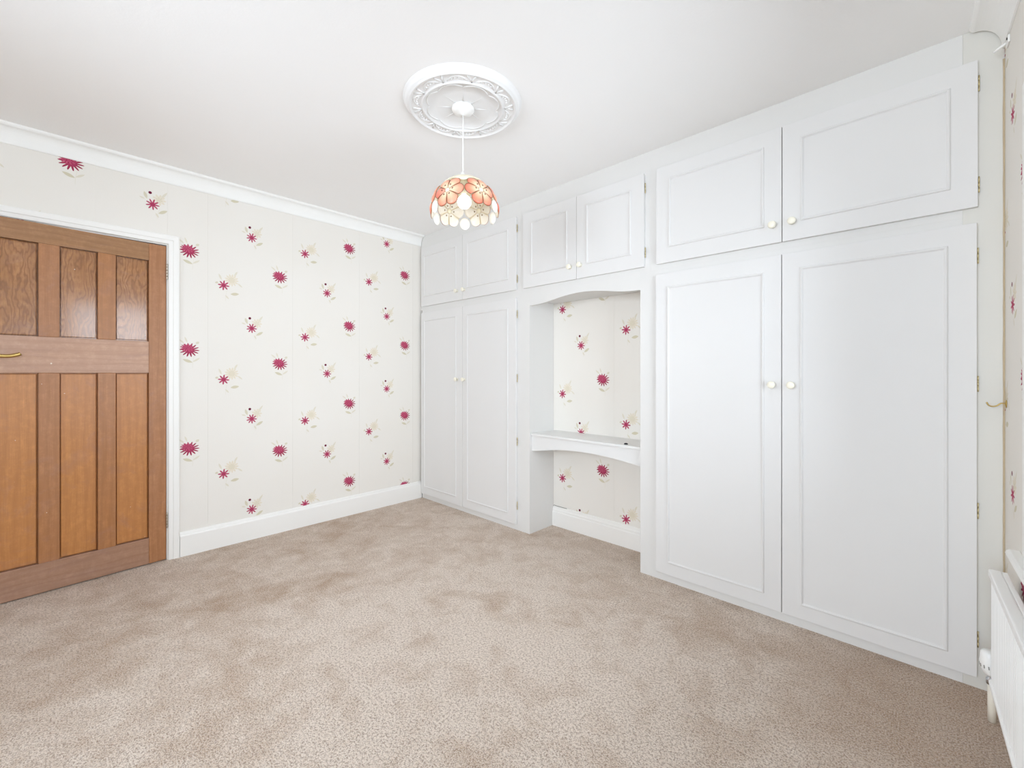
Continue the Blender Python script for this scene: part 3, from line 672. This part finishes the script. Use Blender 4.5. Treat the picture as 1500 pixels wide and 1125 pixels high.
# cream crown that joins the six flowers
bm = bmesh.new(); rows = []; ths = [0.80, 0.95, 1.1, 1.25, 1.4]
for off in (0.001, -0.001):
    for th in (ths if off > 0 else ths[::-1]):
        rows.append([bm.verts.new(dome(2*math.pi*k/36+AZC, th-(0.10*math.cos(6*2*math.pi*k/36) if th == 0.80 else 0), off)) for k in range(36)])
for a, b in zip(rows, rows[1:]+rows[:1]):
    for k in range(36): bm.faces.new((a[k], a[(k+1) % 36], b[(k+1) % 36], b[k])).smooth = True
bmesh.ops.recalc_face_normals(bm, faces=bm.faces); bm.transform(sh_e); tag(link('shade_crown', bm, M_lead, lp, local=True), 'cream crown joining the flowers')
bm = bmesh.new(); lathe(bm, [(0.030, -0.004), (0.030, 0.002), (0.016, 0.006), (0.010, 0.018), (0.005, 0.024), (0.0, 0.024)], 20, sh_e); link('shade_cap', bm, M_plastic, lp, local=True)
bm = bmesh.new(); lathe(bm, [(0.0, -0.004), (0.018, -0.004), (0.019, -0.03), (0.017, -0.066), (0.0115, -0.0815), (0.0, -0.0815)], 20, sh_e); link('lamp_holder', bm, M_knob, lp, local=True)
bm = bmesh.new(); bp = [(0.0, -0.082), (0.0105, -0.082)]
for k in range(1, 13):
    a = R(78) - k/12*R(168); bp.append((0.0335*math.cos(a), -0.118+0.0335*math.sin(a)))
bp[-1] = (0.0, -0.1515); lathe(bm, bp, 28, sh_e); tag(link('bulb', bm, M_bulb, lp, local=True), 'lit white globe bulb')

# ------------------------------------------------------------------ radiator, valve, hook, curtain bracket
RS0, RS1, RZ0, RZ1, RDF = 0.240, 1.30, 0.152, 0.526, 0.0605
ra = tag(empty('radiator', W0, (0, 0, WROT)), 'white ribbed panel radiator on the window wall at the right edge', 'radiator')
bm = bmesh.new(); n = int((RS1-RS0-0.02)/0.0166); pts = [(RS0, RDF-0.018), (RS0, RDF-0.008)]
for k in range(n):
    s0 = RS0+0.008+k*0.0166
    pts += [(s0, RDF-0.008), (s0+0.003, RDF), (s0+0.0105, RDF), (s0+0.0135, RDF-0.008)]
pts += [(RS1, RDF-0.008), (RS1, RDF-0.018)]
prism(bm, pts, lambda p, t: wloc(p[0], t, p[1]), RZ0+0.012, RZ1-0.02)
link('ribbed_panel', bm, M_rad, ra, local=True)
for z0, z1, nm in ((RZ1-0.022, RZ1+0.004, 'top_rail'), (RZ0-0.002, RZ0+0.013, 'bottom_rail')):
    link(nm, B((-(RDF+0.005), -RS1-0.004, z0), (-(RDF-0.024), -RS0+0.006, z1), 0.006, 3), M_rad, ra, local=True)
bm = bmesh.new(); box(bm, (-(RDF-0.0235), -RS1, RZ1-0.024), (-0.0225, -RS0+0.004, RZ1+0.003), 0.004)
link('rear_rail', bm, M_rad, ra, local=True)
for s in (0.5, 1.05): link('wall_bracket', B((-0.043, -s-0.02, RZ0+0.03), (-0.0065, -s+0.02, RZ1-0.03), 0.001), M_steel, ra, local=True)
va = tag(empty('radiator_valve', wall_pt(0.186, 0.052, 0)), 'white thermostatic radiator valve on its cream floor pipe', 'valve')
bm = bmesh.new(); tube(bm, [(0, 0, 0.0), (0, 0, 0.06), (0, 0, 0.128)], 0.0105, 16); link('pipe', bm, M_pipe, va, local=True)
bm = bmesh.new(); lathe(bm, [(0, 0.126), (0.014, 0.126), (0.0145, 0.142), (0.011, 0.146), (0.011, 0.156), (0.0, 0.156)], 18)
tube(bm, [(0, -0.010, 0.138), (0, -0.036, 0.138)], 0.008, 12); link('valve_body', bm, M_chrome, va, local=True)
tilt = Matrix.Translation((0, 0, 0.155)) @ Matrix.Rotation(R(-5), 4, 'Y') @ Matrix.Scale(1.15, 4)
bm = bmesh.new(); lathe(bm, [(0, 0), (0.014, 0), (0.017, 0.006), (0.019, 0.012), (0.0225, 0.022), (0.0225, 0.040), (0.020, 0.052), (0.018, 0.066), (0.014, 0.070), (0, 0.070)], 24, tilt); hd = link('thermostat_head', bm, M_plastic, va, local=True)
bm = bmesh.new()
for k in range(14):
    a = 2*math.pi*k/14
    box(bm, (-0.001, -0.0012, 0.024), (0.001, 0.0012, 0.033)); 
    bmesh.ops.transform(bm, matrix=tilt @ Matrix.Rotation(a, 4, 'Z') @ Matrix.Translation((0.0224, 0, 0)), verts=bm.verts[-8:])
link('scale_marks', bm, M_grey, hd, local=True)

hk = tag(empty('tieback_hook', wall_pt(0.030, 0.0, 1.068), (0, 0, WROT)), 'small brass curtain tie-back hook in the corner by the window wall', 'hook')
bm = bmesh.new(); lathe(bm, [(0, 0.0005), (0.009, 0.0005), (0.009, 0.002), (0.004, 0.004), (0, 0.004)], 16, Matrix.Rotation(R(-90), 4, 'Y') @ Matrix.Scale(1.6, 4, (1, 0, 0))); link('back_plate', bm, M_brass, hk, local=True)
bm = bmesh.new(); tube(bm, spline([(-0.003, 0, 0), (-0.014, 0, 0.001), (-0.024, 0, -0.008), (-0.034, 0, -0.011), (-0.044, 0, -0.007), (-0.049, 0, 0.004)], 5), 0.0022, 8); link('hook_arm', bm, M_brass, hk, local=True)
cb = tag(empty('curtain_rail_bracket', wall_pt(0.075, 0.0, 2.335), (0, 0, WROT)), 'white curtain rail bracket stub high in the corner by the window wall', 'bracket')
link('bracket_plate', B((-0.006, -0.025, -0.012), (-0.0005, 0.02, 0.014), 0.0015), M_plastic, cb, local=True)
bm = bmesh.new(); tube(bm, [(-0.006, 0.004, 0.0), (-0.02, 0.012, -0.004), (-0.034, 0.02, -0.012)], 0.004, 8); link('bracket_arm', bm, M_plastic, cb, local=True)
bm = bmesh.new(); lathe(bm, [(0, 0.0065), (0.004, 0.0065), (0.004, 0.0085), (0, 0.0085)], 10, Matrix.Translation((0, -0.016, 0.004)) @ Matrix.Rotation(R(-90), 4, 'Y')); link('screw', bm, M_black, cb, local=True)
